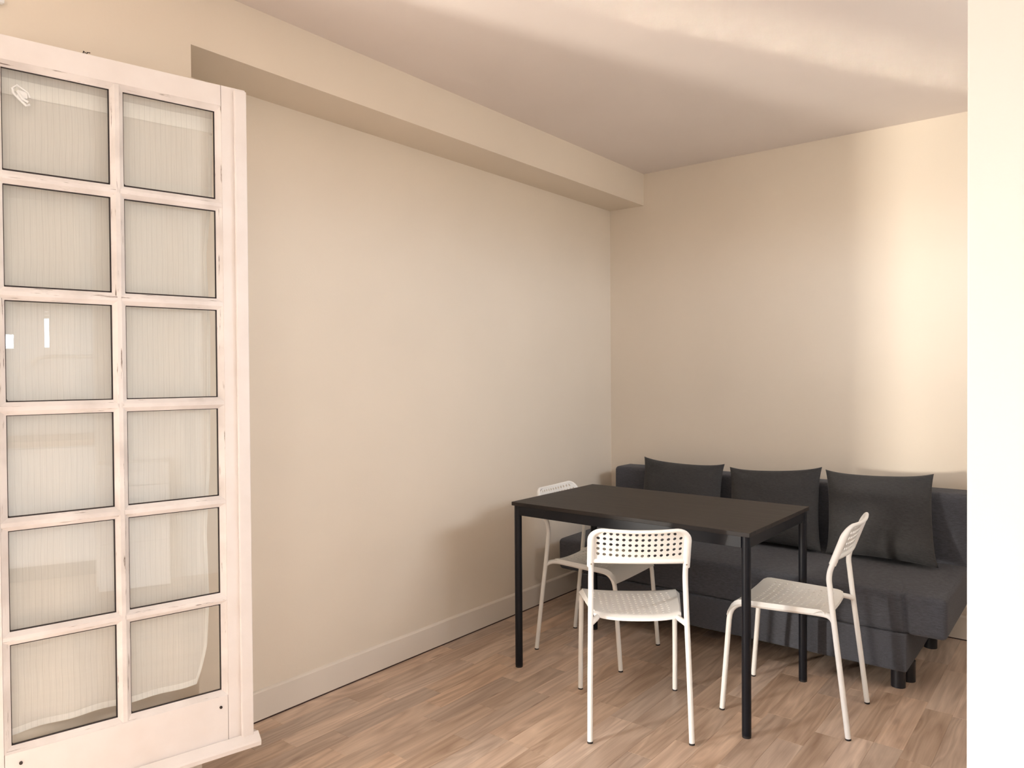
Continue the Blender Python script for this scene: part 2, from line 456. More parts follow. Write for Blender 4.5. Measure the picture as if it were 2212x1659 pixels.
bm = bmesh.new(); box(bm, -0.15, KX + .1, RY - .1, 0.12, -0.12, -0.008)
floor = struct('floor', bm, M_FLOOR)
bm = bmesh.new(); box(bm, -0.15, KX + .1, RY - .1, 0.12, H, H + 0.1)
struct('ceiling', bm, M_CEIL)
bm = bmesh.new(); box(bm, -0.15, RX, 0, 0.12, -0.008, H)
struct('wall_back', bm, M_WALL)
bm = bmesh.new()
box(bm, -0.15, 0.0, NY, 0, -0.008, H)
box(bm, -0.15, BW, DOOR_Y1, NY, -0.008, H)
box(bm, -0.0, BW, DOOR_Y0, DOOR_Y1, DOOR_Z1, H)
box(bm, -0.0, BW, DOOR_Y0, DOOR_Y1, -0.008, DOOR_Z0)
box(bm, -0.15, BW, RY, DOOR_Y0, -0.008, H)
struct('wall_left', bm, M_WALL)
bm = bmesh.new(); box(bm, 0.0, BW, NY, 0, BZ, H)
struct('trim_1', bm, M_WALL)
bm = bmesh.new()
box(bm, RX, RX + .1, KY, FILL_WIN[0], -0.008, H); box(bm, RX, RX + .1, FILL_WIN[1], 0.12, -0.008, H)
box(bm, RX, RX + .1, FILL_WIN[0], FILL_WIN[1], -0.008, FILL_WIN[2]); box(bm, RX, RX + .1, FILL_WIN[0], FILL_WIN[1], FILL_WIN[3], H)
box(bm, RX + .1, KX, KY, KY + .1, -0.008, H)
struct('wall_right', bm, M_WHITEWALL)
# frame of the added fill window in the right wall
bm = bmesh.new()
for a in ((FILL_WIN[0], FILL_WIN[0] + .05, FILL_WIN[2], FILL_WIN[3]), (FILL_WIN[1] - .05, FILL_WIN[1], FILL_WIN[2], FILL_WIN[3]), (FILL_WIN[0], FILL_WIN[1], FILL_WIN[2], FILL_WIN[2] + .05), (FILL_WIN[0], FILL_WIN[1], FILL_WIN[3] - .05, FILL_WIN[3])):
    box(bm, RX + .02, RX + .08, a[0], a[1], a[2], a[3], 0.003, 1)
struct('added_window', bm, M_WHITEWALL)
# added shutter, unseen outside the French doors, keeps the level beam off the ceiling
bm = bmesh.new()
for k in range(6):
    box(bm, -0.06, -0.045, DOOR_Y0 - .02, DOOR_Y1 + .02, 2.03 + .042 * k, 2.07 + .042 * k, 0.003, 1)
struct('added_shutter', bm, M_WHITEWALL)
bm = bmesh.new(); box(bm, KX, KX + .1, RY, KY + .1, -0.008, H)
wall_kitchen = struct('wall_kitchen', bm, M_WHITEWALL)
bm = bmesh.new(); box(bm, -0.15, KX + .1, RY - .1, RY, -0.008, H)
struct('wall_rear', bm, M_WHITEWALL)
PY = -2.35
bm = bmesh.new(); box(bm, 2.308, RX, PY, PY + .1, -0.008, H, 0.004, 2)
struct('wall_partition', bm, M_WHITEWALL)

# baseboards: wavy painted boards with a dark joint along the floor
def baseboard(name, length, h, t=0.012, seed=0):
    bm = bmesh.new()
    n = max(2, int(length / 0.06))
    prof = [(0, 0.004), (t, 0.004), (t, h - .006), (t - .004, h - .001), (0.002, h + .002), (0, h + .002)]
    rings = []
    for i in range(n + 1):
        s = length * i / n
        w = noise.noise(Vector((s * 2.3, seed, 0))) * 0.0022
        rings.append([bm.verts.new((s, -a, z + (w if z > h * .5 else 0) + (0.0015 * noise.noise(Vector((s * 5, seed + 3, 1))) if z < .01 else 0))) for a, z in prof])
    for i in range(n):
        for k in range(len(prof)):
            k2 = (k + 1) % len(prof)
            bm.faces.new((rings[i][k], rings[i][k2], rings[i + 1][k2], rings[i + 1][k]))
    bm.faces.new(rings[0][::-1]); bm.faces.new(rings[-1])
    o = struct(name, bm, M_BASE)
    g = bmesh.new(); box(g, 0, length, -t - .0006, -.001, -0.004, 0.0052)
    link('floor_joint', g, M_GAP, o)
    return o
b = baseboard('baseboard_left', -NY, 0.116); b.location = (0, NY, 0); b.rotation_euler = (0, 0, PI / 2)
b = baseboard('baseboard_back', RX, 0.116, seed=5); b.location = (0, 0, 0)
b = baseboard('baseboard_pier', NY - DOOR_Y1, 0.116, seed=9); b.location = (BW, DOOR_Y1, 0); b.rotation_euler = (0, 0, PI / 2)

# floor strips: one object per strip, bevelled, joints recessed
def plank_meshes():
    cache = {}
    def get(w, l):
        key = (round(w, 3), round(l, 2))
        if key not in cache:
            bm = bmesh.new()
            w2, l2, c = key[0], key[1], 0.0012
            a = [(c, c), (w2 - c, c), (w2 - c, l2 - c), (c, l2 - c)]
            bo = [(0.0002, 0.0002), (w2 - .0002, .0002), (w2 - .0002, l2 - .0002), (.0002, l2 - .0002)]
            T = [bm.verts.new((x, y, 0)) for x, y in a]
            E1 = [bm.verts.new((x, y, -0.0007)) for x, y in bo]
            B = [bm.verts.new((x, y, -0.0075)) for x, y in bo]
            bm.faces.new(T)
            for k in range(4):
                k2 = (k + 1) % 4
                bm.faces.new((T[k], E1[k], E1[k2], T[k2])); bm.faces.new((E1[k], B[k], B[k2], E1[k2]))
            me = bpy.data.meshes.new('plank'); bmesh.ops.recalc_face_normals(bm, faces=bm.faces[:]); bm.to_mesh(me); bm.free()
            me.materials.append(M_PLANK)
            cache[key] = me
        return cache[key], key
    return get
def lay_planks():
    rnd = random.Random(11)
    get = plank_meshes()
    known = {0: -2.108, 3: -2.02, 5: -2.213, 6: -2.0, 7: -2.249, 8: -2.16, 9: -2.16, 11: -1.765, 12: -1.764, 13: -1.963, 16: -1.85, 17: -1.55, 19: -0.888, 20: -0.888}
    W = 0.0948
    for c in range(0, 29):
        x = 0.0055 + W * c if c else 0.0
        w = (W - 0.0055 if False else 0.0055 + W * (c + 1) - x)
        y0 = known.get(c, -1.5 + rnd.uniform(-.3, .3))
        while y0 > -3.25: y0 -= 0.48
        y = y0
        ymin = -3.25
        while y < -0.001:
            l = 0.473 if abs(y + 0.473 * round((y - y0) / 0.473) - y) < 9 else 0.473
            ys, ye = max(y, ymin), min(y + 0.48, 0.0)
            y += 0.48
            if ye - ys < 0.02: continue
            me, key = get(w, ye - ys)
            o = bpy.data.objects.new('plank', me); COL.objects.link(o)
            o.parent = floor
            o.location = (x, ys, rnd.uniform(-0.0003, 0.0))
lay_planks()
bm = bmesh.new(); box(bm, 0.0, BW + 2.5, RY, -3.25, -0.0079, -0.0004); box(bm, 2.755, RX, -3.25, 0, -0.0079, -0.0004); box(bm, BW + 2.5, KX, RY, -3.25, -0.0079, -0.0004)
tag(link('far_boards', bm, M_FLOOR, floor), 'laminate boards beyond the picture', kind='stuff')

# ------------------------------------------------------------------ glazed French door leaf
LEAF_A = math.radians(12.4)
def make_leaf():
    # local x = along the leaf from the free edge (0) to the hinge (-0.74); local -y = towards the room; z up
    root = empty('french_door', (0.434, -2.910, 0), PI / 2 - LEAF_A)
    tag(root, 'old white glazed door leaf of twelve panes standing open along the left wall', 'door')
    T = 0.036                      # leaf thickness; the room face is at y = 0, the leaf runs back to y = +T
    RIGHT, LEFT = -0.013, -0.742
    def part(name, m, *boxes, bevel=0.0015, parent=root):
        bm = bmesh.new()
        for bx in boxes: box(bm, *bx, bevel, 2)
        return link(name, bm, m, parent)
    zt, zb = 2.222, 0.190
    part('stile', M_LEAF, (-0.0865, RIGHT, 0, T, zb, zt))
    part('stile', M_LEAF, (LEFT, -0.664, 0, T, zb, zt))
    part('top_rail', M_LEAF, (-0.663, -0.0875, 0.0003, T, 2.158, zt))
    part('bottom_rail', M_LEAF, (-0.663, -0.0875, 0.0003, T, zb, 0.336))
    part('meeting_strip', M_LEAF, (-0.0505, RIGHT, -0.013, -0.0002, 0.192, 2.214), bevel=0.003)
    # drip ledge along the foot, sloped on top
    bm = bmesh.new()
    prof = [(0.004, 0.196), (-0.006, 0.200), (-0.030, 0.181), (-0.033, 0.176), (-0.031, 0.163), (0.030, 0.160), (0.030, 0.19)]
    A = [bm.verts.new((LEFT - .004, y, z)) for y, z in prof]; B = [bm.verts.new((0.003, y, z)) for y, z in prof]
    for k in range(len(prof)):
        k2 = (k + 1) % len(prof); bm.faces.new((A[k], A[k2], B[k2], B[k]))
    bm.faces.new(A[::-1]); bm.faces.new(B)
    link('drip_ledge', bm, M_LEAF, root)
    rows = [(1.873, 2.141), (1.567, 1.836), (1.262, 1.531), (0.957, 1.228), (0.655, 0.922), (0.353, 0.620)]
    cols = [(-0.646, -0.394), (-0.358, -0.104)]
    GY = 0.016                      # depth of the glass behind the face
    def bar(name, p0, p1, vertical, half=0.018, tip=0.0055):
        bm = bmesh.new()
        prof = [(-half, GY + .002), (-half, GY - .003), (-tip, 0.0012), (tip, 0.0012), (half, GY - .003), (half, GY + .002), (tip, T - .004), (-tip, T - .004)]
        R = []
        for p in (p0, p1):
            R.append([bm.verts.new((p[0] + a, y, p[1]) if vertical else (p[0], y, p[1] + a)) for a, y in prof])
        n = len(prof)
        for k in range(n):
            k2 = (k + 1) % n; bm.faces.new((R[0][k], R[0][k2], R[1][k2], R[1][k]))
        bm.faces.new(R[0][::-1]); bm.faces.new(R[1])
        return link(name, bm, M_BAR_V if vertical else M_BAR_H, root)
    xc = -0.376
    bar('glazing_bar', (xc, 0.338), (xc, 2.157), True)
    for i in range(5):
        zc = (rows[i][0] + rows[i + 1][1]) / 2
        bar('glazing_bar', (-0.663, zc), (xc - 0.004, zc), False)
        bar('glazing_bar', (xc + 0.004, zc), (-0.0875, zc), False)
    # moulded bevels round the outside of the glazed field
    def bevel(p0, p1, inward, vertical):
        bm = bmesh.new()
        d = inward
        prof = [(0, 0.0012), (0.0175 * d, GY - .003), (0.0175 * d, GY + .002), (0, T - .004)]
        R = []
        for p in (p0, p1):
            R.append([bm.verts.new((p[0] + a, y, p[1]) if vertical else (p[0], y, p[1] + a)) for a, y in prof])
        for k in range(4):
            k2 = (k + 1) % 4; bm.faces.new((R[0][k], R[0][k2], R[1][k2], R[1][k]))
        bm.faces.new(R[0][::-1]); bm.faces.new(R[1])
        link('glazing_bead', bm, M_BAR_V if vertical else M_BAR_H, root)
    bevel((-0.0868, 0.336), (-0.0868, 2.158), -1, True)
    bevel((-0.6637, 0.336), (-0.6637, 2.158), 1, True)
    bevel((-0.663, 0.336), (-0.0875, 0.336), 1, False)
    bevel((-0.663, 2.158), (-0.0875, 2.158), -1, False)
    rnd = random.Random(3)
    for zi, (z0, z1) in enumerate(rows):
        for x0, x1 in cols:
            bm = bmesh.new(); box(bm, x0 - .004, x1 + .004, GY, GY + .003, z0 - .004, z1 + .004)
            pane = link('pane', bm, M_GLASS, root)
            bm = bmesh.new()
            y0, y1 = GY - .0035, GY - .0006
            def strip(a, b, c, d): box(bm, a, b, y0, y1, c, d)
            wl, wr, wt, wb = 0.0008, 0.0032, 0.0022, 0.0034
            strip(x0 - .001, x0 + wl, z0, z1); strip(x1 - wr, x1 + .001, z0, z1)
            strip(x0, x1, z1 - wt, z1 + .001); strip(x0, x1, z0 - .001, z0 + wb)
            # blobs of old putty and dirt in the corners
            for cx, cz, sx, sz in ((x0, z0, 1, 1), (x1, z0, -1, 1), (x1, z1, -1, -1)):
                k = rnd.uniform(0.006, 0.011)
                a = [bm.verts.new((cx, y0, cz)), bm.verts.new((cx + sx * k, y0, cz)), bm.verts.new((cx + sx * k * .35, y0, cz + sz * k * .35)), bm.verts.new((cx, y0, cz + sz * k))]
                bm.faces.new(a)
            link('glazing_line', bm, M_SEAL, pane)
    for x, z in ((-0.110, 0.304), (-0.628, 0.306)):
        bm = bmesh.new(); tube(bm, [(x, -0.0035, z), (x, 0.004, z)], 0.0042, 10)
        tag(link('bolt', bm, M_BOLT, root), 'small rusty bolt')
    bm = bmesh.new()
    for pts in ([(-.457, .02, 2.222), (-.454, .015, 2.233), (-.449, .02, 2.231)], [(-.449, .02, 2.222), (-.445, .016, 2.232), (-.438, .02, 2.234)], [(-.455, .02, 2.228), (-.440, .018, 2.226)]):
        tube(bm, pts, 0.0016, 6)
    tag(link('nail', bm, M_BOLT, root), 'bent dark nail ends on the top edge')
    # sheer curtain hung on the back of the leaf (a thing of its own)
    cur = empty('sheer_curtain', root.location, root.rotation_euler.z)
    tag(cur, 'sheer off-white ribbed curtain hanging behind the panes of the glazed door', 'curtain')
    NXc, NZc = 80, 60
    zt = 2.165
    def edge_x(t):     # right-hand edge of the curtain, t = 0 top .. 1 bottom
        key = [(0, -0.100), (0.16, -0.103), (0.26, -0.122), (0.38, -0.112), (0.62, -0.118), (0.74, -0.131), (0.86, -0.126), (0.94, -0.134), (0.975, -0.150), (1, -0.168)]
        for (a, xa), (b_, xb) in zip(key, key[1:]):
            if a <= t <= b_: return xa + (xb - xa) * (t - a) / (b_ - a)
        return key[-1][1]
    def bottom_z(s):   # s 0 left .. 1 right
        return 0.361 + 0.022 * s + 0.005 * math.sin(s * 5.0)
    def cpt(s, t, off=0.0):
        zb = bottom_z(s); z = zt + (zb - zt) * t
        x = -0.735 + (edge_x(t) + 0.735) * s
        y = T + 0.009 + 0.005 * math.sin(x * 42 + 1.2 * math.sin(z * 2.0)) * min(1, t * 3 + .15) + 0.003 * noise.noise(Vector((x * 9, z * 2, 4)))
        return Vector((x, y + off, z))
    bm = bmesh.new()
    G = [[bm.verts.new(cpt(i / NXc, j / NZc)) for i in range(NXc + 1)] for j in range(NZc + 1)]
    for j in range(NZc):
        for i in range(NXc): bm.faces.new((G[j][i], G[j][i + 1], G[j + 1][i + 1], G[j + 1][i]))
    link('curtain_cloth', bm, M_SHEER, cur, smooth=True)
    def hem(name, f, n):
        bm = bmesh.new(); a = [[bm.verts.new(p) for p in f(k / n)] for k in range(n + 1)]
        for k in range(n): bm.faces.new((a[k][0], a[k][1], a[k + 1][1], a[k + 1][0]))
        link(name, bm, M_HEM, cur, smooth=True)
    hem('hem', lambda s: (cpt(s, 0.990, -.001), cpt(s, 1.0, -.001)), 60)
    hem('hem', lambda t: (cpt(0.983, 0.05 + .95 * t, -.001), cpt(1.0, .05 + .95 * t, -.001)), 60)
    hem('heading', lambda s: (cpt(s, 0.022, -.0012), cpt(s, 0.046, -.0012)), 60)
    # little plastic clip stuck on the glass
    bm = bmesh.new()
    def cl(pts, r): tube(bm, [(x, GY - .006, z) for x, z in pts], r, 8)
    cl([(-.622, 2.090), (-.621, 2.078), (-.592, 2.050), (-.583, 2.055)], 0.0035)
    cl([(-.622, 2.090), (-.612, 2.100), (-.588, 2.086), (-.583, 2.072)], 0.0028)
    cl([(-.612, 2.085), (-.600, 2.066), (-.587, 2.060)], 0.004)
    box(bm, -.612, -.588, GY - .007, GY - .0012, 2.068, 2.088, 0.002, 2)
    cp = link('curtain_clip', bm, M_CLIP, None, smooth=True, angle=40)
    cp.location = root.location; cp.rotation_euler = root.rotation_euler
    tag(cp, 'small white plastic clip stuck to the top left pane of the glazed door', 'clip')
    return root
make_leaf()
# end of a white fitting on the wall above the door leaf, cut by the corner of the picture
bm = bmesh.new(); box(bm, BW, BW + .018, -3.560, -3.521, 2.316, 2.345, 0.004, 2); tube(bm, [(BW + .012, -3.54, 2.33), (BW + .03, -3.54, 2.33)], 0.008, 10)
tag(link('wall_hook', bm, M_CLIP), 'white hook plate on the wall above the glazed door, cut by the photo corner', 'hook')

# ------------------------------------------------------------------ sofa
def make_sofa():
    root = empty('sofa_bed', (1.11, -0.45, 0))
    tag(root, 'charcoal fabric sofa bed against the back wall behind the black table', 'sofa')
    off = Vector((-1.11, 0.45, 0))
    def put(name, lo, hi, r, steps, warp=None, extra=((), (), ()), m=M_SOFA):
        bm = bmesh.new(); rounded_box(bm, lo, hi, r, steps, extra, warp)
        bmesh.ops.translate(bm, verts=bm.verts[:], vec=off)
        return link(name, bm, m, root, smooth=True)
    def warp_back(p):
        q = p.copy()
        if p.z > 0.70: q.z += 0.004 * noise.noise(Vector((p.x * 3, p.y * 8, 1)))
        if p.y < -.15: q.y += 0.006 * noise.noise(Vector((p.x * 2.1, p.z * 3, 2))) + 0.012 * (p.z - .4)
        return q
    put('backrest', (0.155, -0.225, 0.28), (2.075, -0.035, 0.748), 0.022, (0.06, 0.06, 0.06), warp_back)
    crease_x = lambda z: 1.893 + (0.41 - z) * 0.11
    ex = tuple(1.86 + 0.006 * k for k in range(14))
    def warp_seat(p):
        q = p.copy()
        if p.z > 0.36:      # soft crown of the mattress
            q.z += 0.010 * max(0, 1 - ((p.x - 1.1) / 1.0) ** 4) * max(0, 1 - ((p.y + .5) / .36) ** 4) + 0.003 * noise.noise(Vector((p.x * 3, p.y * 4, 7)))
        d = p.x - crease_x(p.z)
        fr = max(0.0, min(1.0, (-p.y - 0.74) / 0.10))
        g = math.exp(-(d / 0.010) ** 2)
        if p.y < -.75:
            q.y += 0.016 * g * fr
            if d > 0: q.y += 0.004
            q.y += 0.004 * noise.noise(Vector((p.x * 5, p.z * 9, 3)))
        if p.z > .36: q.z -= 0.010 * g * fr
        dl = p.x - 0.31
        if p.y < -.75:
            q.y += 0.014 * math.exp(-(dl / .010) ** 2)
        return q
    put('seat_mattress', (0.172, -0.860, 0.243), (2.056, -0.20, 0.412), 0.022, (0.05, 0.05, 0.04), warp_seat, (ex, (), ()))
    def warp_base(p):
        q = p.copy(); q.y += 0.003 * noise.noise(Vector((p.x * 3, p.z * 6, 9)))
        if p.y < -.8: q.y += 0.004 * math.exp(-((p.x - 1.52) / .01) ** 2)
        return q
    put('storage_base', (0.325, -0.868, 0.088), (1.914, -0.16, 0.245), 0.010, (0.05, 0.08, 0.05), warp_base, (tuple(1.50 + .006 * k for k in range(7)), (), ()))
    for x, y in ((1.868, -0.792), (1.889, -0.70), (1.895, -0.21), (0.372, -0.792), (0.372, -0.21)):
        bm = bmesh.new()
        tube(bm, [(x, y, 0.0), (x, y, 0.006), (x, y, 0.03), (x, y, 0.0885)], 0.0285, 24)
        bmesh.ops.translate(bm, verts=bm.verts[:], vec=off)
        tag(link('leg', bm, M_PLASTIC, root, smooth=True, angle=40), 'short black round leg')
    return root
make_sofa()

def make_cushion(x0, x1, ztop, dipl, dipr, seed, label, tilt_l=0.0):
    w = x1 - x0; h = 0.410
    n = 36
    root_loc = Vector(((x0 + x1) / 2, -0.406, 0.432))
    ang = math.radians(-22.5)            # leans back on the backrest
    def pt(s, t, side):
        # s,t in [-1,1]; corners stick out as ears, edges sag inwards
        ear = (abs(s) * abs(t)) ** 6
        ex = 1 - 0.055 * (1 - abs(t) ** 2.2) * 0 - 0.035 * (1 - t * t) ** 1.0 * abs(s) ** 3
        ez = 1 - 0.06 * (1 - s * s) * abs(t) ** 3
        x = s * w / 2 * ex + 0.045 * (1 - t) / 2
        z = h / 2 + t * h / 2 * ez
        prof = (max(0, 1 - abs(s) ** 3.0) ** 0.62) * (max(0, 1 - abs(t) ** 3.0) ** 0.62)
        bel = 0.068 * prof * (1.0 - 0.12 * t)
        wr = noise.noise(Vector((s * 2.2 + seed, t * 2.0, side))) * 0.010 * min(1, prof * 2)
        # radiating folds near the corners
        for cs, ct in ((-1, -1), (1, -1), (1, 1), (-1, 1)):
            dx, dz = s - cs, t - ct
            d = math.hypot(dx, dz)
            if d < 0.9 and d > 1e-6:
                a = math.atan2(dz * ct, dx * cs)
                wr += 0.0035 * math.sin(a * 9 + seed) * (1 - d / 0.9) * min(1, prof * 2.5)
        # soft diagonal creases in the lower right
        wr += 0.004 * math.sin((s * 3.2 - t * 5.0) * 2.2 + seed) * max(0, s) * max(0, -t + .3) * min(1, prof * 2)
        y = side * (bel + wr)
        zz = z + (dipl * (1 - s) / 2 + dipr * (1 + s) / 2) * max(0, t)
        if t < -0.55: y -= 0.0
        return Vector((x + 0.008 * ear * (1 if s > 0 else -1), y, zz + 0.010 * ear * (1 if t > 0 else 0)))
    bm = bmesh.new()
    def ease(v): return math.sin(v * PI / 2) * .55 + v * .45
    g = {}
    for side in (-1, 1):
        for j in range(n + 1):
            for i in range(n + 1):
                e = i in (0, n) or j in (0, n)
                key = (i, j, 0 if e else side)
                if key in g: continue
                g[key] = bm.verts.new(pt(ease(2 * i / n - 1), ease(2 * j / n - 1), side))
    def gv(i, j, side): return g[(i, j, 0)] if (i in (0, n) or j in (0, n)) else g[(i, j, side)]
    for side in (-1, 1):
        for j in range(n):
            for i in range(n):
                q = [gv(i, j, side), gv(i + 1, j, side), gv(i + 1, j + 1, side), gv(i, j + 1, side)]
                bm.faces.new(q if side < 0 else q[::-1])
    o = link('cushion', bm, M_CUSH, None, smooth=True)
    o.location = root_loc
    o.rotation_euler = (ang, tilt_l, 0)
    tag(o, label, 'cushion', 'charcoal cushions along the sofa backrest')
    return o
make_cushion(0.385, 0.875, 0.80, 0.004, -0.006, 1.0, 'charcoal cushion nearest the room corner, its lower half hidden by the table')
make_cushion(0.922, 1.396, 0.80, -0.020, 0.016, 4.0, 'charcoal cushion between the other two, behind the right half of the table')
make_cushion(1.430, 1.905, 0.81, 0.004, 0.020, 8.0, 'charcoal cushion behind the chair at the right end of the table')

# ------------------------------------------------------------------ table
def make_table():
    root = empty('dining_table', (1.003, -1.2916, 0), -0.0092)
    tag(root, 'black rectangular dining table with round steel legs, in front of the sofa', 'table')
    W, D = 1.10, 0.67
    bm = bmesh.new(); box(bm, -W / 2, W / 2, -D / 2, D / 2, 0.7335, 0.75, 0.0012, 2)
    tag(link('tabletop', bm, M_TOP, root), 'black-brown wood-grain top')
    ins = 0.021; r = 0.0168
    for sx in (-1, 1):
        for sy in (-1, 1):
            x, y = sx * (W / 2 - ins), sy * (D / 2 - ins)
            bm = bmesh.new(); tube(bm, [(x, y, 0.008), (x, y, 0.4), (x, y, 0.7335)], r, 28)
            leg = link('leg', bm, M_BLACK, root, smooth=True, angle=40)
            bm = bmesh.new(); tube(bm, [(x, y, 0.0), (x, y, 0.009)], r * .96, 24)
            link('foot_cap', bm, M_FOOT, leg, smooth=True, angle=40)
    t = 0.002
    for sy in (-1, 1):
        y = sy * (D / 2 - 0.008)
        bm = bmesh.new(); box(bm, -W / 2 + ins + r * .8, W / 2 - ins - r * .8, min(y, y - sy * .02), max(y, y - sy * .02), 0.691, 0.7333, 0.001, 1)
        link('apron', bm, M_BLACK, root)
    for sx in (-1, 1):
        x = sx * (W / 2 - 0.008)
        bm = bmesh.new(); box(bm, min(x, x - sx * .02), max(x, x - sx * .02), -D / 2 + ins + r * .8, D / 2 - ins - r * .8, 0.691, 0.7333, 0.001, 1)
        link('apron', bm, M_BLACK, root)
    return root
make_table()

# ------------------------------------------------------------------ chairs
def hole_grid(bm, P, us, vs, hole, r, seg=8):
    """grid of cells over parameters (us x vs); P(u, v) gives the point; hole(i, j) says which cell is pierced"""
    V = {}
    def gv(i, j):
        if (i, j) not in V: V[(i, j)] = bm.verts.new(P(us[i], vs[j]))
        return V[(i, j)]
    for i in range(len(us) - 1):
        for j in range(len(vs) - 1):
            c = [gv(i, j), gv(i + 1, j), gv(i + 1, j + 1), gv(i, j + 1)]
            if not hole(i, j):
                bm.faces.new(c); continue
            cu, cv = (us[i] + us[i + 1]) / 2, (vs[j] + vs[j + 1]) / 2
            ring = []
            for k in range(8):
                a = -PI + PI / 8 + k * PI / 4      # starts at the lower left
                ring.append(bm.verts.new(P(cu + r * math.cos(a), cv + r * math.sin(a))))
            # corners sit at -135, -45, 45, 135 degrees
            for k in range(4):
                a0, a1 = ring[(2 * k) % 8], ring[(2 * k + 1) % 8]
                bm.faces.new((c[k], a1, a0))
                n0 = ring[(2 * k + 2) % 8]
                bm.faces.new((c[k], c[(k + 1) % 4], n0, a1))
    return V

def make_chair():
    root = empty('dining_chair')
    # local +x = the way the sitter faces
    def leg(points, parent_name='leg', r=0.0100):
        bm = bmesh.new(); tube(bm, smooth_path(points, 6), r, 14)
        o = link(parent_name, bm, M_TUBE, root, smooth=True, angle=50)
        return o
    def foot(p, d, parent):
        bm = bmesh.new(); v = Vector(d).normalized()
        tube(bm, [Vector(p), Vector(p) + v * 0.006], 0.0104, 14)
        link('foot_cap', bm, M_FOOT, parent, smooth=True, angle=40)
    for s in (-1, 1):
        l = leg([(-0.2285, .181 * s, 0.006), (-0.203, .178 * s, 0.22), (-0.178, .174 * s, 0.425), (-0.166, .172 * s, 0.535), (-0.1625, .1715 * s, 0.572), (-0.1675, .171 * s, 0.605), (-0.190, .1705 * s, 0.665), (-0.215, .170 * s, 0.735)])
        foot((-0.2290, .181 * s, 0.0), (0.11, 0, 1), l)
        f = leg([(0.2295, .1965 * s, 0.006), (0.215, .195 * s, 0.19), (0.2015, .192 * s, 0.365)])
        foot((0.2300, .1965 * s, 0.0), (-0.08, 0, 1), f)
        leg([(-0.179, .174 * s, 0.414), (-0.168, .160 * s, 0.423), (-0.148, .149 * s, 0.428), (-0.10, .152 * s, 0.430), (0.03, .172 * s, 0.430), (0.135, .187 * s, 0.4305), (0.165, .190 * s, 0.4245), (0.187, .1915 * s, 0.4065), (0.1975, .192 * s, 0.384), (0.2016, .192 * s, 0.362)], 'side_rail')
        bm = bmesh.new(); p = Vector((-0.1795, .1715 * s, 0.640)); nrm = Vector((-0.93, 0, -0.36))
        tube(bm, [p, p + nrm * 0.0138], 0.0032, 10)
        tag(link('screw', bm, M_STEEL, root, smooth=True, angle=40), 'small steel screw in the backrest')
    # ---- seat shell
    prof = [(-0.152, 0.4300), (-0.150, 0.4400), (-0.140, 0.4465)]          # rolled rear edge
    pitch = 0.0236
    rows = [(-0.128 + pitch * k, 0.4480) for k in range(12)]
    front = [(0.150, 0.4475), (0.166, 0.4445), (0.182, 0.4360), (0.194, 0.4230), (0.203, 0.4060), (0.208, 0.3880)]
    P2 = prof + rows + front
    fs = [p[0] for p in P2]
    arc = [0.0]
    for a, b in zip(P2, P2[1:]): arc.append(arc[-1] + math.hypot(b[0] - a[0], b[1] - a[1]))
    def prof_at(v):
        for k in range(len(arc) - 1):
            if v <= arc[k + 1] + 1e-9:
                t = (v - arc[k]) / (arc[k + 1] - arc[k]); A, B = P2[k], P2[k + 1]
                return A[0] + (B[0] - A[0]) * t, A[1] + (B[1] - A[1]) * t
        return P2[-1]
    def halfw(f):
        t = max(0, min(1, (f + 0.152) / 0.31))
        return 0.158 + (0.2035 - 0.158) * t
    colp = 0.0226
    inner = [colp * (k - 7) for k in range(15)]
    us = [-1.30, -1.22, -1.15, -1.07] + [x / (colp * 7) for x in inner] + [1.07, 1.15, 1.22, 1.30]       # |u|<=1 hole field; beyond: rim and lip
    def Pseat(u, v):
        f, z = prof_at(v)
        hw = halfw(f)
        au = abs(u); sg = 1 if u >= 0 else -1
        fld = min(colp * 7, hw - 0.012)
        if au <= 1: y = au * (fld if fld < colp * 7 else colp * 7)
        elif au <= 1.22: y = fld + (hw - fld) * (au - 1) / 0.22
        else: y = hw + 0.0015
        lip = 0.0 if au <= 1.22 else 0.017 * max(0.0, min(1.0, (f + 0.146) / 0.04))
        rel = y / hw
        dip = 0.015 * max(0, 1 - rel ** 2.6)
        k = 1.0 if f < 0.14 else max(0.25, 1 - (f - 0.14) / 0.08)
        rear_round = 0.0
        if f < -0.12 and rel > 0.8: rear_round = (rel - 0.8) / 0.2 * 0.006
        return Vector((f + rear_round, sg * y, z - dip * k - lip * (1 if z > 0.41 else .4)))
    nr = len(prof)
    def hole(i, j):
        c = i - 4; r_ = j - nr
        if not (0 <= c < 14 and 0 <= r_ < 11): return False
        if c in (0, 13): return r_ >= 7
        return True
    bm = bmesh.new()
    # parameter u is scaled: hole radius must be in metres, so work in metres with an anisotropic wrapper
    us_m = [u * colp * 7 for u in us]
    hole_grid(bm, lambda um, v: Pseat(um / (colp * 7), v), us_m, arc, hole, 0.0048)
    bmesh.ops.recalc_face_normals(bm, faces=bm.faces[:])
    bmesh.ops.solidify(bm, geom=bm.faces[:], thickness=0.003)
    seat = link('seat', bm, M_CHAIR, root, smooth=True, angle=32)
    # ---- backrest: a pierced panel set in a thick rim
    base = Vector((-0.1655, 0, 0.600)); upv = Vector((-0.062, 0, 0.168)).normalized(); back = Vector((-upv.z, 0, upv.x)) # points to the rear
    HH = 0.185; HWB = 0.1735
    def Pb(l, h, d=0.0):
        curve = 0.021 * (1 - (l / HWB) ** 2)
        return base + Vector((0, l, 0)) + upv * h + back * (curve + d)
    bm = bmesh.new()
    cw, rh = 0.0226, 0.0218
    ub = [-0.170] + [cw * (k - 7) for k in range(15)] + [0.170]
    h0 = 0.0684
    vb = [0.048, 0.058] + [h0 + rh * k for k in range(6)]
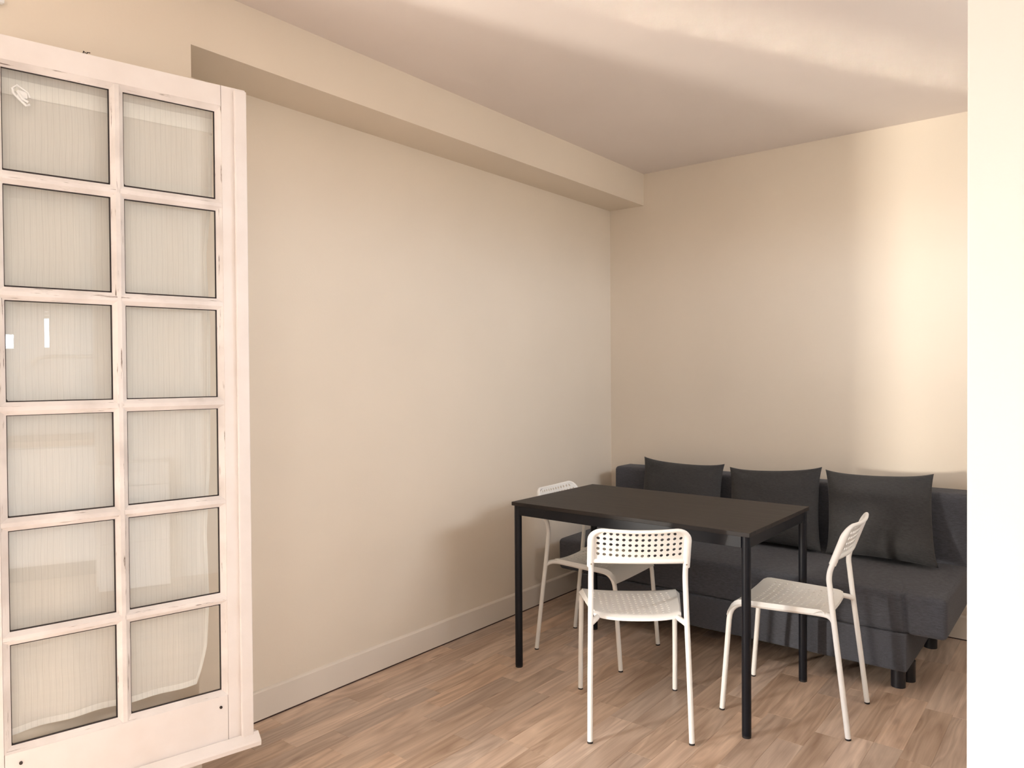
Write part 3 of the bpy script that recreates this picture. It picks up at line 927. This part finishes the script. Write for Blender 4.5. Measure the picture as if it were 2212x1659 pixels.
    def holeb(i, j):
        c = i - 1; r_ = j - 2
        if not (0 <= c < 14 and 0 <= r_ < 5): return False
        if r_ == 4 and c in (0, 13): return False
        return True
    hole_grid(bm, lambda l, h: Pb(l * min(1, 1.0), h - (0.016 * max(0, abs(l) - .12) / .05 if h > .16 else 0), -0.0075), ub, vb, holeb, 0.0066)
    pan = bmesh.new()
    pm = bpy.data.meshes.new('tmp'); bm.to_mesh(pm); bm.free()
    pan.from_mesh(pm)
    geom = bmesh.ops.solidify(pan, geom=pan.faces[:], thickness=0.003)
    # rim: closed path round the outline
    path = []
    R = 0.046
    top = 0.1822
    bot = lambda l: 0.047 + 0.011 * (1 - (l / HWB) ** 2)
    for k in range(8): path.append((HWB, 0.026 + (top - R - .026) * k / 8))
    for k in range(9):
        a = (PI / 2) * k / 8; path.append((HWB - R + R * math.cos(a), top - R + R * math.sin(a)))
    for k in range(1, 16): path.append((HWB - R - 2 * (HWB - R) * k / 16, top))
    for k in range(9):
        a = PI / 2 + (PI / 2) * k / 8; path.append((-HWB + R + R * math.cos(a), top - R + R * math.sin(a)))
    for k in range(1, 9): path.append((-HWB, top - R - (top - R - .026) * k / 8))
    bmr = bmesh.new()
    tube(bmr, [Pb(l, h) for l, h in path], 0.012, 14, True, False, (0.0130, 0.0124), None, [1.0 - 0.45 * max(0.0, min(1.0, (h - 0.140) / 0.04)) for l, h in path])
    bpath = [Pb(-HWB + 2 * HWB * k / 18, bot(-HWB + 2 * HWB * k / 18), -0.003) for k in range(19)]
    tube(bmr, bpath, 0.008, 12, True, False, (0.0085, 0.0085))
    me2 = bpy.data.meshes.new('tmp2'); bmr.to_mesh(me2); bmr.free()
    pan.from_mesh(me2)
    bpy.data.meshes.remove(pm); bpy.data.meshes.remove(me2)
    link('backrest', pan, M_CHAIR, root, smooth=True, angle=35)
    return root

def copy_tree(o, parent=None):
    c = o.copy(); COL.objects.link(c)
    if parent: c.parent = parent
    for ch in list(o.children): copy_tree(ch, c)
    return c

chair0 = make_chair()
spots = [((1.116, -1.703), math.atan2(0.813, -0.582), 'white perforated chair facing the long near side of the black table, seen from behind'),
         ((1.587, -1.241), math.atan2(-0.0558, -0.9984), 'white perforated chair at the right end of the black table, seen from its side'),
         ((0.626, -1.188), math.atan2(0.024, 0.455), 'white perforated chair at the left end of the black table, mostly behind it')]
chairs = [chair0, copy_tree(chair0), copy_tree(chair0)]
for ch, ((x, y), rz, lab) in zip(chairs, spots):
    ch.location = (x, y, 0); ch.rotation_euler = (0, 0, rz)
    tag(ch, lab, 'chair', 'white perforated chairs round the table')

# ------------------------------------------------------------------ kitchen corner (seen mirrored in the door panes)
def make_kitchen():
    b0 = empty('base_cabinet', (3.9, -3.78, 0))
    tag(b0, 'white kitchen base unit mirrored in the left panes of the glazed door', 'cabinet')
    bm = bmesh.new(); box(bm, -0.28, 0.295, -0.30, 0.295, 0.10, 0.875, 0.002, 1); link('body', bm, M_KITCHEN, b0)
    bm = bmesh.new(); box(bm, -0.302, -0.282, -0.295, 0.29, 0.115, 0.865, 0.002, 1); link('cabinet_door', bm, M_KITCHEN, b0)
    bm = bmesh.new(); box(bm, -0.24, 0.29, -0.30, 0.29, 0.0, 0.099); link('plinth', bm, M_GAP, b0)
    bm = bmesh.new(); box(bm, 3.57, 4.195, -4.7, -3.485, 0.877, 0.915, 0.003, 2)
    tag(link('worktop', bm, M_WORKTOP), 'beech worktop mirrored in the left panes of the glazed door', 'worktop')
    d0 = empty('drawer_unit', (3.27, -3.26, 0))
    tag(d0, 'narrow white drawer unit mirrored in the lower panes of the glazed door', 'drawers')
    bm = bmesh.new(); box(bm, -0.16, 0.025, -0.20, 0.20, 0.01, 0.79, 0.002, 1); link('body', bm, M_KITCHEN, d0)
    for z0, z1 in ((0.02, 0.30), (0.305, 0.65), (0.655, 0.785)):
        bm = bmesh.new(); box(bm, -0.180, -0.161, -0.197, 0.197, z0, z1, 0.002, 1); link('drawer', bm, M_KITCHEN, d0)
    for i in range(3):
        for j in range(5):
            bm = bmesh.new()
            y1 = -3.49 - 0.25 * i; z0 = 0.92 + 0.25 * j
            box(bm, KX - .008, KX - .0005, y1 - .247, y1, z0, z0 + .247, 0.001, 1)
            link('tile', bm, M_TILE, wall_kitchen)
    bm = bmesh.new(); box(bm, KX - .014, KX - .0085, -3.826, -3.796, 1.54, 1.82, 0.001, 1)
    tag(link('mirror_strip', bm, M_MIRROR), 'tall narrow bright strip mirrored in the third left pane of the glazed door', 'mirror')
    bm = bmesh.new(); box(bm, KX - .014, KX - .0085, -4.075, -4.01, 1.53, 1.63, 0.001, 1)
    tag(link('mirror_tile', bm, M_MIRROR), 'small bright square mirrored at the edge of the third left pane', 'mirror')
    bm = bmesh.new(); tube(bm, smooth_path([(4.17, -3.49, 1.475), (4.17, -3.76, 1.475), (4.16, -3.84, 1.468), (4.14, -3.885, 1.445), (4.14, -3.90, 1.41)], 6), 0.013, 12)
    tag(link('wall_rail', bm, M_KITCHEN, None, smooth=True), 'white kitchen wall rail with a bent end, mirrored in the third left pane', 'rail')
make_kitchen()
